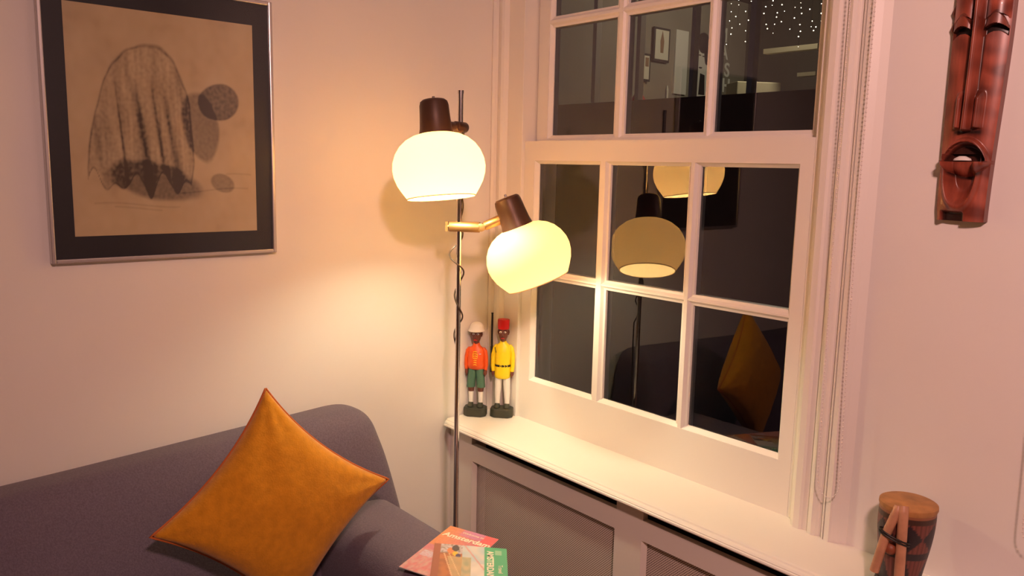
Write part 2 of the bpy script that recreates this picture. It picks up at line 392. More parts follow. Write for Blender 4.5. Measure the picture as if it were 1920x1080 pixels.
# back: cross-section in x,z swept along y (towards the camera side), end at y=-.56
def back_sec(y, top, x0, ins=0):
    k = ins
    return [(x0+k, y, .16), (x0+k, y, .5), (x0+k, y, top-.05-k), (x0+.008+k, y, top-.015-k), (x0+.035+k, y, top-k), (x0+.10, y, top+.003-k), (x0+.125, y, top-k), (.215-k*.6, y, top-.018-k), (.240-k, y, top-.055-k), (.262-k, y, top-.11), (.292-k, y, .70), (.318-k, y, .58), (.325-k, y, .45), (.325-k, y, .16)]
bm = B(); S = []
S.append(back_sec(-.505, .905, .062, .055)); S.append(back_sec(-.508, .915, .055, .03)); S.append(back_sec(-.518, .920, .052, .012)); S.append(back_sec(-.545, .924, .052, 0)); S.append(back_sec(-.60, .925, .052))
for y, t in ((-.70, .922), (-1.0, .910), (-1.3, .896), (-1.6, .887), (-2.0, .885), (-2.5, .885), (-2.62, .885), (-2.66, .87)):
    S.append(back_sec(y, t, .055+max(0, -y-.7)*.03))
S = [[(x, y-(z-.6)*.16 if y > -.65 else y, z) for x, y, z in r] for r in S]
grid_body(bm, S); spart('backrest', bm)
# arm: cross-section in y,z swept along x
def arm_sec(x, y0, y1, top, ins=0):
    y0 += ins; y1 -= ins; top -= ins
    return [(x, y0, .15), (x, y0, .35), (x, y0, top-.10), (x, y0+.012, top-.045), (x, y0+.04, top-.010), (x, y0+.085, top), (x, (y0+y1)/2, top), (x, y1-.055, top), (x, y1-.022, top-.014), (x, y1-.004, top-.045), (x, y1, top-.10), (x, y1, .35), (x, y1, .15)]
def arm(ya, yb, top):
    bm = B()
    grid_body(bm, [arm_sec(.265, ya, yb, top, .02), arm_sec(.27, ya, yb, top, .004), arm_sec(.29, ya, yb, top), arm_sec(.35, ya, yb, top), arm_sec(.5, ya, yb, top), arm_sec(.75, ya, yb, top), arm_sec(.90, ya, yb, top), arm_sec(.945, ya, yb, top, .004), arm_sec(.96, ya, yb, top, .03)])
    return spart('armrest', bm)
arm(-.785, -.543, .704); arm(-2.66, -2.42, .704)
bm = B(); box(bm, .1, .93, -2.45, -.75, .14, .32)
o = spart('base', bm, sub=0, smooth=False)
for a, b in ((-1.60, -.792), (-2.415, -1.605)):
    bm = B(); box(bm, .305, .955, a, b, .32, .515); o = spart('seat_cushion', bm, sub=0)
    bv = o.modifiers.new('b', 'BEVEL'); bv.width = .05; bv.segments = 6
for x, y in ((.14, -.64), (.88, -.64), (.14, -2.55), (.88, -2.55)):
    bm = B(); cyl(bm, (x, y, 0), (x, y, .16), .018, .026); o = obj('leg', bm, M['black'], smooth=True, angle=40); o.parent = sofa; o.matrix_parent_inverse = Matrix.Translation(-V((.5, -1.5, 0)))

# ================================================================== CUSHION
def cushion():
    T, R, L = V((.319, -.921, 1.070)), V((.405, -.636, .803)), V((.323, -1.195, .779))
    C0 = V((2.09348, -1.68838, 1.6)); T, R, L = [C0+(p-C0)*.97 for p in (T, R, L)]
    Bc = R+L-T; Bc.z += .012
    c0 = (T+R+L+Bc)/4
    e = empty('throw_cushion', c0, label='mustard orange square cushion standing on one corner against the sofa back', cat='cushion')
    n = (R-T).cross(L-T).normalized()
    if n.x < 0: n = -n
    N_ = 46
    def P(u, v, side):    # u, v in 0..1
        # pulled-in sides
        a, b = 2*u-1, 2*v-1
        k = .145
        a2 = a*(1-k*(1-b*b)**1.0*abs(a)**1.5); b2 = b*(1-k*(1-a*a)**1.0*abs(b)**1.5)
        p = c0+(T-c0)*0
        U, W = (a2+1)/2, (b2+1)/2
        p = T*(1-U)*(1-W)+R*U*(1-W)+L*(1-U)*W+Bc*U*W
        d = max(0, (1-a*a)*(1-b*b))
        th = .070*d**.42
        wr = .0035*noise.noise(V((u*5, v*5, side*3)))*min(1, d*3)
        # creases fanning out of the corners
        for (ca, cb) in ((-1, -1), (1, -1), (-1, 1)):
            r = math.hypot(a-ca, b-cb); an = math.atan2(b-cb, a-ca)
            wr += .0040*math.exp(-r*2.2)*math.sin(an*11+ca)*min(1, d*12)
        return p+n*side*(th+wr)-c0
    bm = B()
    F = [[bm.verts.new(P(i/N_, j/N_, 1)) for j in range(N_+1)] for i in range(N_+1)]
    K = [[F[i][j] if i in (0, N_) or j in (0, N_) else bm.verts.new(P(i/N_, j/N_, -1)) for j in range(N_+1)] for i in range(N_+1)]
    for A in (F, K):
        for i in range(N_):
            for j in range(N_):
                bm.faces.new((A[i][j], A[i+1][j], A[i+1][j+1], A[i][j+1]))
    obj('cover', bm, M['mustard'], e, smooth=True)
    bm = B()
    loop = [P(i/40, 0, 1) for i in range(41)]+[P(1, i/40, 1) for i in range(1, 41)]+[P(1-i/40, 1, 1) for i in range(1, 41)]+[P(0, 1-i/40, 1) for i in range(1, 40)]
    tube(bm, loop+[loop[0]], .0028, 6)
    obj('piping', bm, M['piping'], e, smooth=True)
cushion()

# ================================================================== BROCHURES on the arm
def colour_quad(name, P00, P10, P11, P01, nx, ny, fn, m, thick, parent, origin):
    """thin sheet whose top carries a printed picture: fn(u, v) -> rgb"""
    bm = B(); cl = bm.loops.layers.float_color.new('ink')
    o = V(origin); pts = [V(p) for p in (P00, P10, P11, P01)]
    nrm = (pts[1]-pts[0]).cross(pts[3]-pts[0]).normalized()
    def pos(u, v, k): return (pts[0]*(1-u)*(1-v)+pts[1]*u*(1-v)+pts[2]*u*v+pts[3]*(1-u)*v)-o+nrm*k
    G = [[bm.verts.new(pos(i/nx, j/ny, thick)) for j in range(ny+1)] for i in range(nx+1)]
    for i in range(nx):
        for j in range(ny):
            f = bm.faces.new((G[i][j], G[i+1][j], G[i+1][j+1], G[i][j+1]))
            for l, (a, b) in zip(f.loops, ((i, j), (i+1, j), (i+1, j+1), (i, j+1))): l[cl] = (*fn(a/nx, b/ny), 1)
    bt = [bm.verts.new(pos(u, v, 0)) for u, v in ((0, 0), (1, 0), (1, 1), (0, 1))]
    top = [G[0][0], G[nx][0], G[nx][ny], G[0][ny]]
    fs = [bm.faces.new(bt[::-1])]
    eds = [[G[i][0] for i in range(nx+1)], [G[nx][j] for j in range(ny+1)], [G[i][ny] for i in range(nx, -1, -1)], [G[0][j] for j in range(ny, -1, -1)]]
    for k in range(4):
        fs.append(bm.faces.new([*reversed(eds[k])]+[bt[k], bt[(k+1) % 4]]))
    for f in fs:
        for l in f.loops: l[cl] = (.7, .66, .6, 1)
    me = bpy.data.meshes.new(name); bm.to_mesh(me); bm.free()
    ob = bpy.data.objects.new(name, me); col.objects.link(ob); me.materials.append(m); ob.parent = parent
    return ob
M['print'] = mat('printed_gloss_paper', (1, 1, 1), .32, attr='ink', coat=.25)
M['cream_ink'] = mat('cream_ink', (.88, .80, .62), .5)
def lerp(a, b, t): return tuple(x+(y-x)*max(0, min(1, t)) for x, y in zip(a, b))
def ns(x, y, s, k=0): return noise.noise(V((x*s, y*s, k)))
# 1: pink and orange one beneath
def lift(p, z=.7045):      # same sight line, on the arm top
    C0 = V((2.09348, -1.68838, 1.6)); p = V(p); return C0+(p-C0)*((1.6-z)/(1.6-p.z))
a, b, c = lift((.383, -.4213, .605)), lift((.530, -.3686, .605)), lift((.491, -.6603, .605))
d2 = (c-a)*1.0; P00 = a+d2*1.0; P10 = b+d2*1.0
e = empty('brochure', (.6, -.6, .7045), label='pink and orange city brochure, the lower one on the sofa arm', cat='brochure')
def f1(u, v):     # v: 0 near .. 1 far
    base = lerp((.66, .20, .20), (.60, .22, .30), v)
    if v > .55: base = lerp(base, (.72, .26, .10), (1-u)*1.2-.2)
    if v > .86 and u > .3: base = lerp(base, (.60, .24, .42), 1-abs(u-.55)*2)
    if u > .75 and v > .5: base = (.80, .14, .16)
    if v < .45 and u < .6:
        base = lerp(base, (.62, .36, .34), .5+ns(u, v, 14))
        if .30 < v < .42 and .06 < u < .30: base = lerp(base, (.62, .58, .70), .6+ns(u, v, 60)*.8)
    return tuple(min(1, x*(1+.12*ns(u, v, 30, 3))) for x in base)
colour_quad('cover', P00, P10, b, a, 70, 90, f1, M['print'], .002, e, e.location)
xd = (b-a).normalized(); yd = -(c-a).normalized()
o1 = a+(b-a)*.52-yd*.045; t = text('title_lettering', 'Amsterdam', .028, M['cream_ink'], plane_mtx(o1+V((0, 0, .0023)), xd), .0002, None, .0006); t.parent = e; t.matrix_parent_inverse = Matrix.Translation(-e.location)
o1 = a+(b-a)*.55-yd*.017; t = text('small_lettering', 'Welcome to', .012, M['cream_ink'], plane_mtx(o1+V((0, 0, .0023)), xd), .0002); t.parent = e; t.matrix_parent_inverse = Matrix.Translation(-e.location)
# 2: the map with the green strip on top
e = empty('brochure', (.7, -.6, .7080), label='folded city map brochure with green edge strip, lying on the pink one', cat='brochure')
z2 = .609
A, Bq = lift((.4522, -.5244, .611), .7080), lift((.5946, -.3958, .611), .7080); dn = V((.140, -.113, 0))*.91
p_far0, p_far1 = A, Bq; p_n0, p_n1 = A+dn*1.35, Bq+dn*1.35
def f2(u, v):
    if u > .69:
        g = (.10, .46, .24)
        if .84 < u < .93 and .84 < v < .94: g = lerp(g, (.5, .7, .5), .6)
        return g
    if u < .10: return (.38, .12, .07)
    if u < .40:
        cc = lerp((.55, .20, .08), (.30, .12, .06), ns(u, v, 9)*1.2+.4)
        if v > .80: cc = lerp((.62, .55, .60), (.25, .2, .12), ns(u, v, 30)+.3)
        if math.hypot(u-.24, (v-.86)*.8) < .055: cc = (.75, .25, .10)
        if math.hypot(u-.30, (v-.80)*.8) < .04: cc = (.80, .55, .06)
        if math.hypot(u-.30, (v-.92)*.7) < .05: cc = (.10, .08, .08)
        if math.hypot(u-.34, (v-.76)*.8) < .035: cc = (.13, .10, .17)
        if u > .20+(.7-v)*.2 and v < .74: cc = lerp(cc, (.62, .52, .28), .6)
        if abs((u-.16)-(.75-v)*.28) < .009 and v < .8: cc = (.75, .5, .3)
        if abs((u-.22)-(.78-v)*.36) < .006 and v < .8: cc = (.75, .55, .3)
        return cc
    cc = (.52, .62, .64) if v > .62 else (.80, .74, .68)
    cc = lerp(cc, (.70, .66, .62), .5+ns(u, v, 8))
    if abs((u-.45)-(.95-v)*.55) < .012: cc = (.70, .38, .36)
    if u < .52 and v < .74: cc = lerp((.40, .42, .28), (.62, .50, .30), ns(u, v, 12)+.5)
    return cc
colour_quad('cover', p_n0, p_n1, p_far1, p_far0, 90, 90, f2, M['print'], .0025, e, e.location)
xd = (Bq-A).normalized(); dd = dn.normalized()
cpos = A+(Bq-A)*.77+dn*.50; t = text('title_lettering', 'AMSTERDAM', .0215, M['cream_ink'], plane_mtx(cpos+V((0, 0, .0028)), dd), .0002, None, .0006); t.parent = e; t.matrix_parent_inverse = Matrix.Translation(-e.location)
cpos = A+(Bq-A)*.905+dn*.62; t = text('small_lettering', 'Travel', .0145, M['cream_ink'], plane_mtx(cpos+V((0, 0, .0028)), dd), .0002); t.parent = e; t.matrix_parent_inverse = Matrix.Translation(-e.location)

# ================================================================== PICTURE
y0, y1, z0, z1 = -1.303, -.773, 1.362, 2.000
pic = empty('framed_drawing', (XL, (y0+y1)/2, z0), label='large charcoal drawing in black mount and thin silver frame on the left wall', cat='picture')
yc = (y0+y1)/2; H = z1-z0; W2 = (y1-y0)/2
bm = B(); t = .009; d = .022
for a in ((-W2, -W2+t, 0, H), (W2-t, W2, 0, H), (-W2+t, W2-t, 0, t), (-W2+t, W2-t, H-t, H)): box(bm, .001, d, *a)
obj('frame', bm, M['frame'], pic, bevel=.002)
bm = B(); box(bm, .002, .014, -W2+t, W2-t, t, H-t); mt = obj('mount', bm, M['mount'], pic)
# paper: y -1.252..-.824, z 1.4215..1.938 ; charcoal study of a bushy mound and a stone, generic
pa = (-1.252-yc, -.824-yc, 1.4215-z0, 1.9375-z0)
def sdE(u, v, cu, cv, ru, rv, rot=0):
    x, y = u-cu, v-cv; c, s = math.cos(rot), math.sin(rot); x, y = c*x+s*y, -s*x+c*y
    return math.hypot(x/ru, y/rv)-1
def sstep(a, b, x):
    t = max(0, min(1, (x-a)/(b-a))); return t*t*(3-2*t)
def drawing(u, v):
    n1 = ns(u, v, 7, 1)*.5+ns(u, v, 22, 2)*.3; n2 = ns(u*1.0, v*1.0, 60, 4)
    c = lerp((.52, .42, .26), (.44, .34, .20), .5+n1)
    dark = 0.0
    # big shaggy mound (haystack)
    top = max(sdE(u, v, .36, .36, .27, .50, -.12)+.05*ns(u, v, 5, 9), (.235+.10*ns(u, 0, 14, 4)-v)*3)
    inside = 1-sstep(-.04, .03, top)
    strk = ns(u*9+v*1.5, v*1.1, 3.0, 5)*.9+ns(u*30, v*3, 2.0, 6)*.5
    dark += inside*(.24+.34*strk+.12*n2)
    dark += (1-sstep(0, .030, abs(top+.02*ns(u, v, 14, 8))))*.62*(.5+.5*inside)
    for cu, s_, k in ((.24, .012, .55), (.345, .030, .75), (.43, .018, .6), (.49, .035, .55)):
        ln = abs(u-(cu+(.60-v)*(.10+.22*(cu-.24))))
        dark += inside*max(0, 1-ln/(s_*(1.25-v)))*k*sstep(.74, .52, v)
    # dark base
    bs = sdE(u, v, .42, .245, .26, .085, -.18)+.12*ns(u, v, 9, 3)
    dark += (1-sstep(-.2, .12, bs))*.62
    # smaller dark stone to the right, with a stem between
    st = sdE(u, v, .79, .62, .12, .085, .1)+.08*ns(u, v, 9, 7)
    dark += (1-sstep(-.06, .06, st))*.72
    st2 = sdE(u, v, .68, .50, .10, .16, .25)+.1*ns(u, v, 9, 8)
    dark += (1-sstep(-.1, .1, st2))*.52
    b3 = sdE(u, v, .80, .235, .07, .045, -.3)+.1*ns(u, v, 9, 11)
    dark += (1-sstep(-.1, .1, b3))*.45
    # ground strokes
    for gv, ga, gb in ((.135, .1, .55), (.118, .2, .45), (.20, .55, .95), (.27, .82, .97)):
        dark += max(0, 1-abs(v-gv-.012*math.sin(u*9))/.006)*.22*(1 if ga < u < gb else 0)
    dark += max(0, n1-.25)*.25
    dark = max(0, min(.94, dark*(1+.25*n2)))
    return lerp(c, (.040, .030, .026), dark)
M['paper_print'] = mat('charcoal_on_paper', (1, 1, 1), .28, attr='ink', spec=.5)
o = colour_quad('drawing', (.0142, pa[0], pa[2]), (.0142, pa[1], pa[2]), (.0142, pa[1], pa[3]), (.0142, pa[0], pa[3]), 190, 230, drawing, M['paper_print'], .0006, mt, (0, 0, 0))
def gl():
    m = bpy.data.materials.new('picture_glass'); m.use_nodes = True
    N = m.node_tree.nodes; L = m.node_tree.links; N.remove(N['Principled BSDF'])
    t = N.new('ShaderNodeBsdfTransparent'); g = N.new('ShaderNodeBsdfGlossy'); g.inputs['Roughness'].default_value = .12
    f = N.new('ShaderNodeFresnel'); f.inputs[0].default_value = 1.5; x = N.new('ShaderNodeMixShader')
    L.new(f.outputs[0], x.inputs[0]); L.new(t.outputs[0], x.inputs[1]); L.new(g.outputs[0], x.inputs[2]); L.new(x.outputs[0], N['Material Output'].inputs[0]); return m
M['pglass'] = gl()
bm = B(); bm.faces.new([bm.verts.new((.0175, y, z)) for y, z in ((-W2+t, t), (W2-t, t), (W2-t, H-t), (-W2+t, H-t))])
obj('glazing', bm, M['pglass'], pic)

# ================================================================== FLOOR LAMP
PX, PY = .330, -.365
lamp = empty('floor_lamp', (PX, PY, 0), label='chrome pole floor lamp with two glowing opal globe shades, standing in the corner', cat='floor lamp')
def lp(name, bm, m, parent=None, **k):
    o = obj(name, bm, m, smooth=True, angle=35, **k); o.parent = parent or lamp
    if not parent: o.matrix_parent_inverse = Matrix.Translation(-V((PX, PY, 0)))
    return o
bm = B(); lathe(bm, [(.115, 0), (.12, .004), (.12, .016), (.112, .022), (.02, .026), (.014, .045)], (PX, PY, 0)); lp('base', bm, M['brown'])
bm = B(); cyl(bm, (PX, PY, .03), (PX, PY, 1.795), .0072); cyl(bm, (PX, PY, 1.790), (PX, PY, 1.7985), .0082); lp('pole', bm, M['chrome'])
PROF = [(r, h*.945) for r, h in [(.034, .001), (.046, -.002), (.062, -.007), (.080, -.017), (.096, -.032), (.108, -.051), (.1155, -.073), (.1175, -.093), (.1150, -.113), (.1080, -.134), (.098, -.152), (.0880, -.168), (.0855, -.1715)]]
def head(center, d, energy):
    d = V(d).normalized(); ax = -d; top = V(center)+ax*.083
    bm = B(); lathe(bm, PROF[::-1], top, ax, 64, close=(False, False)); s = lp('lamp_shade', bm, M['shade'])
    s.data.set_sharp_from_angle(angle=math.pi)
    bm = B(); lathe(bm, [(.0855, 0), (.0868, .0006), (.0868, .0028), (.0855, .0034), (.0838, .0017), (.0855, 0)], top+d*.1630, ax, 64, close=(False, False)); s2 = lp('shade_rim', bm, M['shade']); s2.parent = s; s2.matrix_parent_inverse = lamp.matrix_world.inverted() @ Matrix.Translation(-V((0, 0, 0)))
    s2.matrix_parent_inverse = Matrix.Translation(-V((PX, PY, 0))) if False else Matrix()
    c = lathe
    bm = B(); lathe(bm, [(.0440, -.004), (.0425, .004), (.0405, .014), (.0385, .040), (.0370, .070), (.0345, .079), (.029, .0835), (.0, .085)], top, ax, 40); cap = lp('lamp_cap', bm, M['brown'])
    X, Y, Z = frame_axes(ax)
    sd = (X*.2+Y*.1).normalized()
    bm = B(); cyl(bm, top+ax*.083, top+ax*.0925, .0042, .0036, 12); sw = lp('switch', bm, M['chrome'])
    bm = B(); lathe(bm, [(.016, 0), (.019, -.03), (.017, -.062), (.0, -.064)], top-ax*.002, ax, 20); lp('bulb_holder', bm, M['black'])
    p = point('bulb_light', top+d*.102, energy, LAMP_C, .024); p.parent = lamp; p.matrix_parent_inverse = Matrix.Translation(-V((PX, PY, 0)))
    return top, ax
t1, a1 = head((.4097, -.4907, 1.5972), (.146, .007, -1), LAMP_W)
t2, a2 = head((.466, -.2315, 1.3638), (.28, .30, -1), LAMP_W*.43)
# upper clamp and hinge (brown), lower arm (bronze)
def arm_set(pole_z, captop, ax, m, hin, hout, ext, cap_h):
    P0 = V((PX, PY, pole_z)); Q = captop+ax*cap_h
    dr = (Q-P0); dr.z *= 0 if hin > .05 else .3; dn_ = dr.normalized()
    st = P0-dn_*ext; h = P0+dn_*hin
    bm = B(); cyl(bm, st, h-dn_*.004, .0145, rd=.002, n=28); cl = lp('clamp_arm', bm, m)
    # wing screw behind the pole
    sdv = V((-dn_.y, dn_.x, 0))
    q = Q-(Q-h).normalized()*.034
    bm = B(); cyl(bm, h-sdv*.013, h+sdv*.013, .011, n=20, rd=.001)
    tube(bm, [h-dn_*.012, h, h+(q-h).normalized()*.012], .0075, 10); lp('hinge', bm, m)
    bm = B(); cyl(bm, h+(Q-h).normalized()*.009, q, .0125, .0135, rd=.0015); lp('link_arm', bm, m)
    return st, dn_, sdv
st, dn_, sdv = arm_set(1.4355, t2, a2, M['bronze'], .062, None, .027, .035)
bm = B(); cyl(bm, st-dn_*.004, st+dn_*.002, .005, n=12); box(bm, -.003, .003, -.003, .003, -.013, .013)
for v in bm.verts[-8:]: v.co = V(st)-dn_*.007+dn_*v.co.x*1.2+sdv*v.co.y*1.5+V((0, 0, v.co.z))
lp('wing_screw', bm, M['bronze'])
arm_set(1.702, t1, a1, M['brown'], .034, None, .026, .020)
# cable: drops from the heads, twists round the pole and falls to the floor
bm = B(); pts = []
for i in range(160):
    s = i/159; z = 1.425-.30*s
    rad = .010+.016*abs(math.sin(s*math.pi*2.0))**2*(.5+.5*math.sin(s*7)) ; an = s*math.pi*2*2.6+.6
    pts.append((PX+rad*math.cos(an), PY+rad*math.sin(an), z))
for i in range(1, 24):
    s = i/23; pts.append((PX-.004-.0085*math.cos(s*3), PY+.0085+.002*math.sin(s*5), 1.125-.95*s))
tube(bm, pts, .0022, 8); lp('cable', bm, M['cable'])
bm = B(); pts = []
for i in range(50):
    s = i/49; pts.append((PX+.010*math.cos(s*9), PY+.010*math.sin(s*9), 1.70-.26*s))
tube(bm, pts, .0022, 8); lp('cable', bm, M['cable'])

# ================================================================== FIGURINES
M['skin'] = mat('painted_brown_wood', (.155, .045, .028), .45, bump=.2, bscale=120)
M['orange'] = mat('painted_orange', (.82, .105, .015), .4, bump=.2, bscale=100)
M['yellowp'] = mat('painted_yellow_detail', (.95, .50, .02), .4)
M['yellow'] = mat('painted_yellow', (.90, .66, .012), .4, bump=.2, bscale=100)
M['green'] = mat('painted_green', (.075, .17, .11), .5, bump=.2, bscale=100)
M['whitep'] = mat('painted_white', (.80, .76, .70), .5, bump=.2, bscale=100)
M['redp'] = mat('painted_red', (.62, .008, .010), .4)
M['basep'] = mat('painted_dark_green_black', (.040, .042, .028), .45, bump=.4, bscale=90)
M['bk'] = mat('painted_black', (.015, .012, .010), .4)
def figure(loc, rz, label, colonial):
    e = empty('figurine', loc, rz, label=label, cat='figurine'); e.scale = (1.03, 1.0, 1.13)     # faces local -Y
    def pt(n, bm, m, parent=None): return obj(n, bm, m, parent or e, smooth=True, angle=50)
    # base block
    bm = B(); w_, d_ = (.036, .027)
    prism(bm, [(-w_, -d_*.5), (-w_*.62, -d_), (w_*.62, -d_), (w_, -d_*.5), (w_, d_*.5), (w_*.62, d_), (-w_*.62, d_), (-w_, d_*.5)], 0, .026)
    b = obj('base', bm, M['basep'], e, bevel=.003)
    hs = 1.0
    for s in (-1, 1):
        x = s*.0155
        bm = B(); loft(bm, [(.024, x, -.004, .0095, .015), (.029, x, -.005, .0100, .0155), (.034, x, -.001, .0085, .011), (.039, x, .003, .0065, .0075), (.041, x, .003, .005, .006)], 16); pt('shoe', bm, M['basep'])
        if colonial:
            bm = B(); loft(bm, [(.038, x, .003, .0072, .0075), (.060, x, .003, .0082, .0085), (.072, x, .003, .0085, .009)], 16); pt('sock', bm, M['whitep'])
            bm = B(); loft(bm, [(.071, x, .003, .0090, .0095), (.082, x, .002, .0105, .011), (.092, x, .002, .011, .011)], 16); pt('leg', bm, M['skin'])
        else:
            bm = B(); loft(bm, [(.038, x, .003, .0078, .008), (.070, x*.95, .003, .0100, .0105), (.105, x*.85, .002, .0118, .0125), (.130, x*.75, .002, .0125, .013)], 18); pt('leg', bm, M['whitep'])
    if colonial:
        bm = B()
        for s in (-1, 1):
            loft(bm, [(.084, s*.0165, .002, .0135, .0145), (.105, s*.0145, .002, .0135, .0150), (.132, s*.0115, .002, .0140, .0155), (.140, s*.010, .002, .0135, .0150)], 20)
        pt('shorts', bm, M['green'])
        bm = B(); loft(bm, [(.137, 0, .002, .0235, .0155), (.140, 0, .001, .0265, .018), (.150, 0, -.001, .0275, .020), (.168, 0, -.001, .0262, .0190), (.186, 0, .001, .0262, .0170), (.198, 0, .003, .0235, .0145), (.206, 0, .003, .0120, .0105), (.214, 0, .003, .0095, .0090)], 28)
        for s in (-1, 1):
            loft(bm, [(.135, s*.0305, .000, .0055, .0065), (.150, s*.0318, .001, .0068, .0085), (.175, s*.0305, .003, .0070, .0085), (.192, s*.0270, .004, .0070, .0085), (.200, s*.0220, .004, .0050, .0060)], 14)
        shirt = pt('shirt', bm, M['orange'])
        bm = B()
        for i in range(7):
            z = .152+i*.0062; yy = -.0205+.0004*i
            tube(bm, [(-.0065, yy+.0018, z), (0, yy-.0008, z+.002), (.0060, yy+.0014, z)], .0014, 6)
        tube(bm, [(-.007, -.0183, .150), (-.007, -.0168, .185)], .0012, 6); tube(bm, [(.0065, -.0185, .150), (.0065, -.0170, .185)], .0012, 6); pt('braid', bm, M['yellowp'], shirt)
        bm = B(); tube(bm, [(.012, -.0160, .184), (.018, -.0140, .184)], .0011, 6); pt('badge', bm, M['whitep'], shirt)
        bm = B(); loft(bm, [(.1365, 0, .002, .0242, .0162), (.1395, 0, .002, .0248, .0168)], 26); pt('belt', bm, M['skin'])
        H0 = .214
    else:
        bm = B(); loft(bm, [(.113, 0, .001, .0215, .0165), (.116, 0, .001, .0245, .0190), (.125, 0, .001, .0262, .0205), (.145, 0, .000, .0245, .0185), (.165, 0, .000, .0240, .0180), (.190, 0, .001, .0262, .0175), (.208, 0, .003, .0235, .0150), (.217, 0, .003, .0115, .0105), (.224, 0, .003, .0085, .0085)], 28)
        for s in (-1, 1):
            loft(bm, [(.134, s*.0300, -.001, .0060, .0070), (.150, s*.0315, .000, .0070, .0085), (.182, s*.0308, .003, .0075, .0090), (.202, s*.0265, .004, .0072, .0085), (.211, s*.0210, .004, .005, .006)], 14)
        coat = pt('coat', bm, M['yellow'])
        bm = B(); loft(bm, [(.1485, 0, .000, .0251, .0189), (.1545, 0, .000, .0250, .0188)], 26); belt = pt('belt', bm, M['bk'])
        bm = B()
        for xx in (-.004, .006, .0145): 
            tube(bm, [(xx+.0028*math.cos(k*.7), -.0195+abs(xx)*.28, .1515+.0026*math.sin(k*.7)) for k in range(10)], .0007, 5)
        pt('buckle', bm, M['yellow'], belt)
        bm = B(); tube(bm, [(-.022, -.0135, .196), (-.024, -.012, .205)], .0012, 6); tube(bm, [(-.0225, -.0132, .198), (-.0195, -.0150, .190)], .0012, 6); pt('strap', bm, M['bk'], coat)
        H0 = .222
    # hands
    for s in (-1, 1):
        bm = B(); loft(bm, [(.121, s*.0300, -.003, .0030, .0045), (.126, s*.0302, -.002, .0052, .0062), (.133, s*.0302, -.001, .0056, .0064), (.137, s*.0302, -.001, .0050, .006)], 14)
        for k in range(4): cyl(bm, (s*.0300, -.0065+k*.0032, .126), (s*.0295, -.0070+k*.0030, .1165+.0012*(k % 2)), .0016, .0012, 6)
        cyl(bm, (s*.0275, -.006, .131), (s*.0258, -.0085, .1240), .0017, .0013, 6); pt('hand', bm, M['skin'])
    # head with face
    bm = B(); h = H0
    loft(bm, [(h-.010, 0, .003, .0080, .0080), (h, 0, .002, .0085, .0090), (h+.006, 0, -.002, .0100, .0120), (h+.012, 0, -.001, .0128, .0150), (h+.020, 0, .000, .0148, .0160), (h+.030, 0, .001, .0158, .0162), (h+.040, 0, .001, .0158, .0160), (h+.048, 0, .001, .0135, .014)], 28)
    # nose, lips, ears
    loft(bm, [(h+.016, 0, -.0165, .0042, .0030), (h+.020, 0, -.0178, .0038, .0042), (h+.030, 0, -.0158, .0020, .0022)], 12)
    for s in (-1, 1): loft(bm, [(h+.018, s*.0150, .003, .0018, .003), (h+.025, s*.0170, .003, .0022, .0045), (h+.032, s*.0165, .003, .0015, .003)], 10)
    hd = pt('head', bm, M['skin'])
    bm = B(); tube(bm, [(-.0048, -.0155, h+.0095), (0, -.0175, h+.0105), (.0048, -.0155, h+.0095)], .0013, 8); pt('lips', bm, M['redp'], hd)
    for s in (-1, 1):
        bm = B(); bmesh.ops.create_uvsphere(bm, u_segments=12, v_segments=8, radius=1, matrix=Matrix.Translation((s*.0068, -.0140, h+.0275)) @ Matrix.Diagonal((.0040, .0028, .0026, 1))); ey = pt('eye', bm, M['whitep'], hd)
        bm = B(); bmesh.ops.create_uvsphere(bm, u_segments=10, v_segments=6, radius=.0016, matrix=Matrix.Translation((s*.0068, -.0160, h+.0275))); pt('pupil', bm, M['bk'], hd)
        bm = B(); tube(bm, [(s*.0025, -.0158, h+.0325), (s*.0070, -.0158, h+.0345), (s*.0115, -.0125, h+.0325)], .0009, 6); pt('eyebrow', bm, M['bk'], hd)
    if colonial:
        bm = B(); loft(bm, [(h+.0345, 0, -.002, .0250, .0275), (h+.0360, 0, -.002, .0262, .0292), (h+.0385, 0, -.001, .0245, .0262), (h+.0420, 0, .000, .0222, .0222), (h+.0480, 0, .001, .0212, .0208), (h+.0530, 0, .001, .0190, .0188), (h+.0570, 0, .001, .0150, .0150), (h+.0595, 0, .001, .0090, .0090), (h+.0605, 0, .001, .001, .001)], 30)
        pt('sun_helmet', bm, M['whitep'])
    else:
        bm = B(); loft(bm, [(h+.035, 0, .001, .0172, .0172), (h+.037, 0, .001, .0178, .0178), (h+.060, 0, .001, .0190, .0188), (h+.063, 0, .001, .0180, .0178)], 28); pt('fez', bm, M['redp'])
        # rifle carried at the right shoulder (viewer's left)
        bm = B(); cyl(bm, (-.0365, .004, .128), (-.0370, .006, .300), .0037, .0030, 10); box(bm, -.0400, -.0330, -.001, .010, .150, .205)
        cyl(bm, (-.0370, .006, .2985), (-.0370, .006, .3015), .0036, .0036, 10); pt('rifle', bm, M['bk'])
    return e
SZ = .793
figure((.086, -.106, SZ), math.radians(40), 'carved wooden figurine in orange shirt, green shorts and white helmet on the sill', True)
figure((.147, -.044, SZ), math.radians(42), 'carved wooden figurine in yellow coat and red fez on the sill', False)

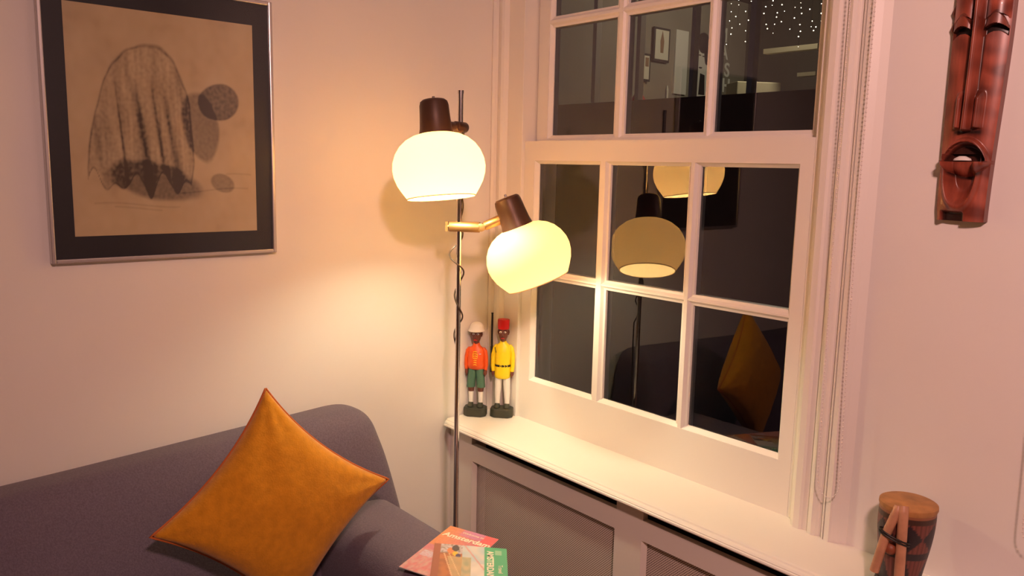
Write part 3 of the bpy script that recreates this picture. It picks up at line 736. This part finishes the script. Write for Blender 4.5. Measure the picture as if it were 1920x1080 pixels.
# ================================================================== MASK (carved relief, grid surface)
def mask():
    e = empty('wall_mask', (1.482, WY, 1.517), label='long narrow reddish-brown carved wooden mask hanging on the wall', cat='mask')
    Hm = .56; nu, nv = 110, 620
    def g(x, s): return math.exp(-(x/s)**2)
    def ss(a, b, x): return sstep(a, b, x)
    def half(z):      # left / right edges relative to 1.482
        l = -.0425-.0015*ss(0, .2, z)+.0025*ss(.03, 0, z); r = .0425+.0115*ss(0, .40, z)
        if z > .45: k = (z-.45)/.11; q = math.sqrt(max(0, 1-k*k)); c = (l+r)/2; l = c+(l-c)*(.25+.75*q); r = c+(r-c)*(.25+.75*q)
        return l, r
    def height(u, z):     # u -1..1, z above bottom; returns height above back and darkening 0..1, strongest in recesses and under lip and nose
        h = .030-.010*abs(u)**3; st = 0
        # cheeks / plank
        # chin bowl
        if z < .125:
            bu = abs(u+.07)/.60; bv = max(0, .098-z)/.062
            r = (bu**2.4+bv**2.2)**(1/2.3)
            if r < 1.45:
                h += .009*g(r-1.14, .13)
                if r < 1.04: h -= .021*ss(1.04, .60, r); st = max(st, .35*ss(.8, .2, r))
        # notch at the base
        if z < .020 and -.85 < u < .25: h -= .012*ss(.020, .014, z)*ss(-.85, -.70, u)*ss(.22, .05, u); st = max(st, .95*ss(.020, .013, z)*ss(-.85, -.72, u)*ss(.2, .05, u))
        # mouth
        mc = .112; uu_ = (u-.02)
        zl = mc-.029*max(0, 1-uu_**2)**.75            # lower lip lower limit
        zu = mc+.046*max(0, 1-(uu_/.95)**2)**.75      # upper lip upper limit
        zi = mc+.036*max(0, 1-(uu_/.84)**2)**.7 if abs(uu_) < .84 else mc
        if zl < z <= mc+.0005: h += .018*(1-((mc-z)/max(.001, mc-zl))**3)*ss(1.0, .80, abs(uu_)); st *= .2
        if abs(uu_) < .84 and mc < z < zi: h -= .014*ss(zi, zi-.010, z)*ss(.84, .72, abs(uu_)); st = .85*ss(zi, zi-.008, z)
        elif mc < z < zu: h += .011*ss(zu, zu-.006, z)
        if zl-.008 < z < zl and abs(uu_) < .85: st = max(st, .9*ss(zl-.010, zl-.002, z)*ss(.85, .6, abs(uu_)))
        # nose: long ridge
        if z > .165:
            wn = .13+.03*ss(.30, .17, z)
            h += .024*ss(.165, .170, z)*math.exp(-(abs(u+.02)/wn)**3.2)
            # nostril wings
            if z < .245:
                for cu in (-.36, .33):
                    h += .016*ss(.171, .174, z)*ss(.243, .225, z)*math.exp(-(abs(u-cu)/.13)**3)
            st = max(st, .85*g(abs(u+.02)-.235, .05)*ss(.19, .26, z))
            if .205 < z < .275: st = max(st, .6*g(z-.247, .018)*g(u-.30, .20))
        st = max(st, .95*g(z-.1655, .005)*ss(.60, .45, abs(u))) if z < .18 else st
        # eyes: dark slit under a heavy lid
        for cu, wu in ((-.60, .38), (.56, .40)):
            a = (u-cu)/wu
            if abs(a) < 1:
                arc = .347+.010*(1-a*a)
                if arc-.012 < z < arc: h -= .010; st = max(st, .97*ss(1, .85, abs(a)))
                elif arc <= z < arc+.018*(1-a*a)+.001: h += .010*(1-a*a)**.5; st = max(st, .35)
                elif arc+.018 <= z < .43: h += .006*(1-a*a)*ss(.43, .39, z)
                if arc+.018*(1-a*a) <= z < arc+.018*(1-a*a)+.006: st = max(st, .5)
        if z > .41: st = max(st, .35*ss(.41, .44, z))
        if z > .46: h += .004*math.sin((u*22))*ss(.46, .48, z); st = max(st, .6*(.5+.5*math.sin(u*22)))
        return max(.006, h), st
    bm = B(); cl = bm.loops.layers.float_color.new('ink')
    Gd = []; Sd = []
    for j in range(nv+1):
        z = Hm*j/nv; l, r = half(z); row = []; sr = []
        for i in range(nu+1):
            u = -1+2*i/nu; h, st = height(u, z)
            row.append(bm.verts.new(((l+r)/2+u*(r-l)/2, -h, z))); sr.append(st)
        Gd.append(row); Sd.append(sr)
    def colr(u, z, st):
        k = .5+ns(u*.06, z, 26, 1)+.35*math.sin(z*170+u*2.5+3*ns(u, z*6, 1.2, 5))*ss(-.1, .5, u)
        c = lerp((.155, .030, .016), (.37, .085, .048), k)
        c = lerp(c, (.40, .15, .12), .5*g(z-.335, .03)*ss(.1, .6, u))
        return lerp(c, (.012, .006, .005), st)
    for j in range(nv):
        for i in range(nu):
            f = bm.faces.new((Gd[j][i], Gd[j][i+1], Gd[j+1][i+1], Gd[j+1][i]))
            for lo, (a, b) in zip(f.loops, ((i, j), (i+1, j), (i+1, j+1), (i, j+1))):
                lo[cl] = (*colr(-1+2*a/nu, Hm*b/nv, Sd[b][a]), 1)
    # sides and back
    rim = [Gd[0][i] for i in range(nu+1)]+[Gd[j][nu] for j in range(1, nv+1)]+[Gd[nv][i] for i in range(nu-1, -1, -1)]+[Gd[j][0] for j in range(nv-1, 0, -1)]
    bk = [bm.verts.new((v.co.x, -.0005, v.co.z)) for v in rim]
    n = len(rim)
    for i in range(n):
        f = bm.faces.new((rim[(i+1) % n], rim[i], bk[i], bk[(i+1) % n]))
        for lo in f.loops: lo[cl] = (.17, .035, .02, 1)
    f = bm.faces.new(bk)
    for lo in f.loops: lo[cl] = (.1, .03, .02, 1)
    o = obj('carved_face', bm, mat('carved_red_wood', (1, 1, 1), .33, attr='ink', var=.22, vscale=60, stretch=(3, 1, .35), coat=.15), e, smooth=True, angle=50)
    bm = B(); loft(bm, [(.1135, -.004, -.0235, .0165, .007), (.117, -.004, -.0235, .0150, .007), (.1215, -.004, -.0235, .006, .005)], 20); obj('tooth', bm, M['whitep'], e, smooth=True, angle=40)
    # carved ornaments standing proud of the left edge near the top
    bm = B()
    for z in (.345, .375): loft(bm, [(z, -.046, -.006, .004, .005), (z+.012, -.049, -.006, .007, .005), (z+.026, -.046, -.006, .004, .005)], 10)
    obj('ear', bm, mat('dark_red_wood', (.13, .035, .02), .4), e, smooth=True)
mask()

# ================================================================== DRUM
def drum():
    base = V((1.462, -.105, SZ))
    e = empty('toy_drum', base, math.radians(0), label='small carved wooden drum with two tied sticks, at the right end of the sill', cat='drum')
    Hd = .172; n = 96; nz = 80
    bm = B(); cl = bm.loops.layers.float_color.new('ink')
    def rad(s): return .036+.0145*sstep(0, .95, s)+.004*math.sin(s*3.1)+(.0 if s > .1 else (.1-s)*.10)
    lean = V((.004, 0, 0))
    def pos(i, j):
        s = j/nz; a = i*2*math.pi/n; r = rad(s); return (r*math.cos(a)+lean.x*s, r*math.sin(a), s*Hd)
    def colr(i, j):
        s = j/nz; a = (i/n)*6 % 1.0
        red = (.20, .055, .040); dk = (.022, .014, .018)
        if .40 < s < .50: return dk
        if s > .90: return (.26, .10, .045)
        if s > .84: return (.05, .022, .014)
        if s < .07: return (.10, .03, .02)
        t = (s-.50)/.34 if s >= .5 else s/.40
        tri = abs(a-.5)*2
        if s >= .5: inn = (tri < abs(2*t-1))        # diamonds between hourglass triangles
        else: inn = tri < t
        k = .75+.25*math.sin(i*4.0)
        return tuple(x*k for x in red) if inn else dk
    G = [[bm.verts.new(pos(i, j)) for j in range(nz+1)] for i in range(n)]
    for i in range(n):
        for j in range(nz):
            f = bm.faces.new((G[i][j], G[(i+1) % n][j], G[(i+1) % n][j+1], G[i][j+1]))
            for lo, (a, b) in zip(f.loops, ((i, j), (i+1, j), (i+1, j+1), (i, j+1))): lo[cl] = (*colr(a, b), 1)
    f = bm.faces.new([G[i][0] for i in range(n)][::-1])
    for lo in f.loops: lo[cl] = (.1, .05, .03, 1)
    f = bm.faces.new([G[i][nz] for i in range(n)])
    for lo in f.loops: lo[cl] = (.3, .15, .07, 1)
    obj('body', bm, mat('carved_drum_wood', (1, 1, 1), .45, attr='ink', bump=.4, bscale=80), e, smooth=True, angle=50)
    bm = B(); lathe(bm, [(.0515, Hd-.011), (.0535, Hd-.006), (.0530, Hd), (.049, Hd+.002), (.0, Hd+.0025)], (.004, 0, 0), n=48, close=(False, True)); obj('drumhead', bm, mat('tan_hide', (.45, .21, .065), .55, bump=.3, bscale=60, var=.35, vscale=30), e, smooth=True, angle=45)
    # sticks lean outside towards the room
    M['stick'] = mat('pale_pink_wood', (.55, .27, .15), .45, bump=.3, bscale=60, var=.2, vscale=40)
    dv = V((.36, -.93, 0)).normalized(); sdv = V((dv.y, -dv.x, 0))*-1   # sdv to the image right
    sdv = V((.93, .36, 0))
    def sp(side, out, z): p = dv*out+sdv*side; return V((p.x, p.y, z))
    for pts, r in (([sp(-.012, .052, .178), sp(-.014, .056, .170), sp(-.030, .058, .118), sp(-.044, .057, .040)], .0086), ([sp(-.004, .054, .181), sp(-.003, .059, .170), sp(-.001, .060, .100), sp(.001, .058, .014)], .0094)):
        P_ = []
        for k in range(len(pts)-1):
            for q in range(6): P_.append(pts[k].lerp(pts[k+1], q/6))
        P_.append(pts[-1])
        bm = B(); tube(bm, P_, r, 16); obj('drumstick', bm, M['stick'], e, smooth=True, angle=50)
    bm = B()
    L_ = []
    for k in range(33):
        a = k/32*2*math.pi; L_.append(sp(-.015+.027*math.cos(a), .058+.0125*math.sin(a), .116-.010*math.cos(a)))
    tube(bm, L_, .0022, 6); L2 = [p+V((0, 0, .005)) for p in L_]; tube(bm, L2, .0020, 6); obj('cord', bm, M['bk'], e, smooth=True)
    bm = B(); bmesh.ops.create_uvsphere(bm, u_segments=14, v_segments=10, radius=1, matrix=Matrix.Translation(sp(-.020, .052, .090)) @ Matrix.Diagonal((.012, .010, .012, 1))); obj('knot_block', bm, mat('red_brown_wood', (.26, .07, .03), .5), e, smooth=True)
    bm = B()
    for zz in (.006, .012): tube(bm, [(.0425*math.cos(a*.1963), .0425*math.sin(a*.1963), zz) for a in range(33)], .0022, 6)
    obj('foot_ring', bm, M['bk'], e, smooth=True)
drum()

# ================================================================== BLIND CHAINS
def chain(name, pts, label, x_off=0):
    """bead chain through pts"""
    o = V(pts[0]); e = bpy.data.meshes
    bm = B(); dense = []
    P_ = [V(p) for p in pts]
    for a, b in zip(P_[:-1], P_[1:]):
        n = max(1, int((b-a).length/.0005))
        for i in range(n): dense.append(a.lerp(b, i/n))
    acc = 0; last = dense[0]; bead = [dense[0]]
    for p in dense[1:]:
        acc += (p-last).length; last = p
        if acc >= .0085: bead.append(p); acc = 0
    for p in bead: bmesh.ops.create_icosphere(bm, subdivisions=1, radius=.0021, matrix=Matrix.Translation(p-o))
    tube(bm, [p-o for p in dense[::12]], .0007, 4)
    ob = obj(name, bm, M['bead'], smooth=True); ob.location = o; return tag(ob, label, 'blind chain')
cy = -.075
loop = [(1.240, cy, 2.42), (1.250, cy, 1.5), (1.257, cy, 1.1), (1.259, cy, .96)]
for k in range(1, 12):
    a = math.pi*k/12; loop.append((1.2845-.0255*math.cos(a), cy, .945-.040*math.sin(a)))
loop += [(1.3095, cy, .96), (1.303, cy, 1.2), (1.298, cy, 1.5), (1.297, cy, 2.42)]
chain('blind_chain', loop, 'beaded pull chain hanging in a loop over the window casing')
bm = B(); cyl(bm, (.10, -.075, 2.42), (1.30, -.075, 2.42), .022, n=24); tag(obj('roller_blind', bm, M['trim'], smooth=True, angle=40), 'rolled up white blind above the window', 'blind')
l2 = [(1.645, cy, 2.42), (1.650, cy, 1.3), (1.655, cy, .98)]
for k in range(1, 12):
    a = math.pi*k/12; l2.append((1.675-.02*math.cos(a), cy, .975-.035*math.sin(a)))
l2 += [(1.695, cy, .98), (1.700, cy, 1.3), (1.70, cy, 2.42)]
chain('blind_chain', l2, 'beaded pull chain near the far right edge, beyond the drum')
bm = B(); cyl(bm, (1.64, -.075, 2.42), (2.9, -.075, 2.42), .022, n=24); tag(obj('roller_blind', bm, M['trim'], smooth=True, angle=40), 'rolled up white blind to the right of the mask', 'blind')

# ================================================================== unseen source of the pink room light, spotlight fixture added
pe = empty('unseen_spotlight', (SPOT.x, SPOT.y, CEIL), label='unseen spotlight added behind the viewer for the pink room light, aimed at the window wall', cat='lamp')
ad = (AIM-SPOT).normalized(); rel = SPOT-V((SPOT.x, SPOT.y, CEIL))
bm = B(); lathe(bm, [(.05, -.14), (.055, -.13), (.058, -.02), (.062, .035), (.059, .035), (.054, -.02), (.05, -.12), (.0, -.125)], rel-ad*.04, ad, 32, close=(False, False)); obj('can', bm, M['black'], pe, smooth=True, angle=40)
bm = B(); cyl(bm, rel-ad*.17, (0, 0, -.01), .008, n=12); obj('stem', bm, M['black'], pe)
bm = B(); cyl(bm, (0, 0, -.02), (0, 0, 0), .05, n=32); obj('ceiling_rose', bm, M['black'], pe)

# local tidy-up: parts under the same thing must share its origin space
bpy.context.view_layer.update()
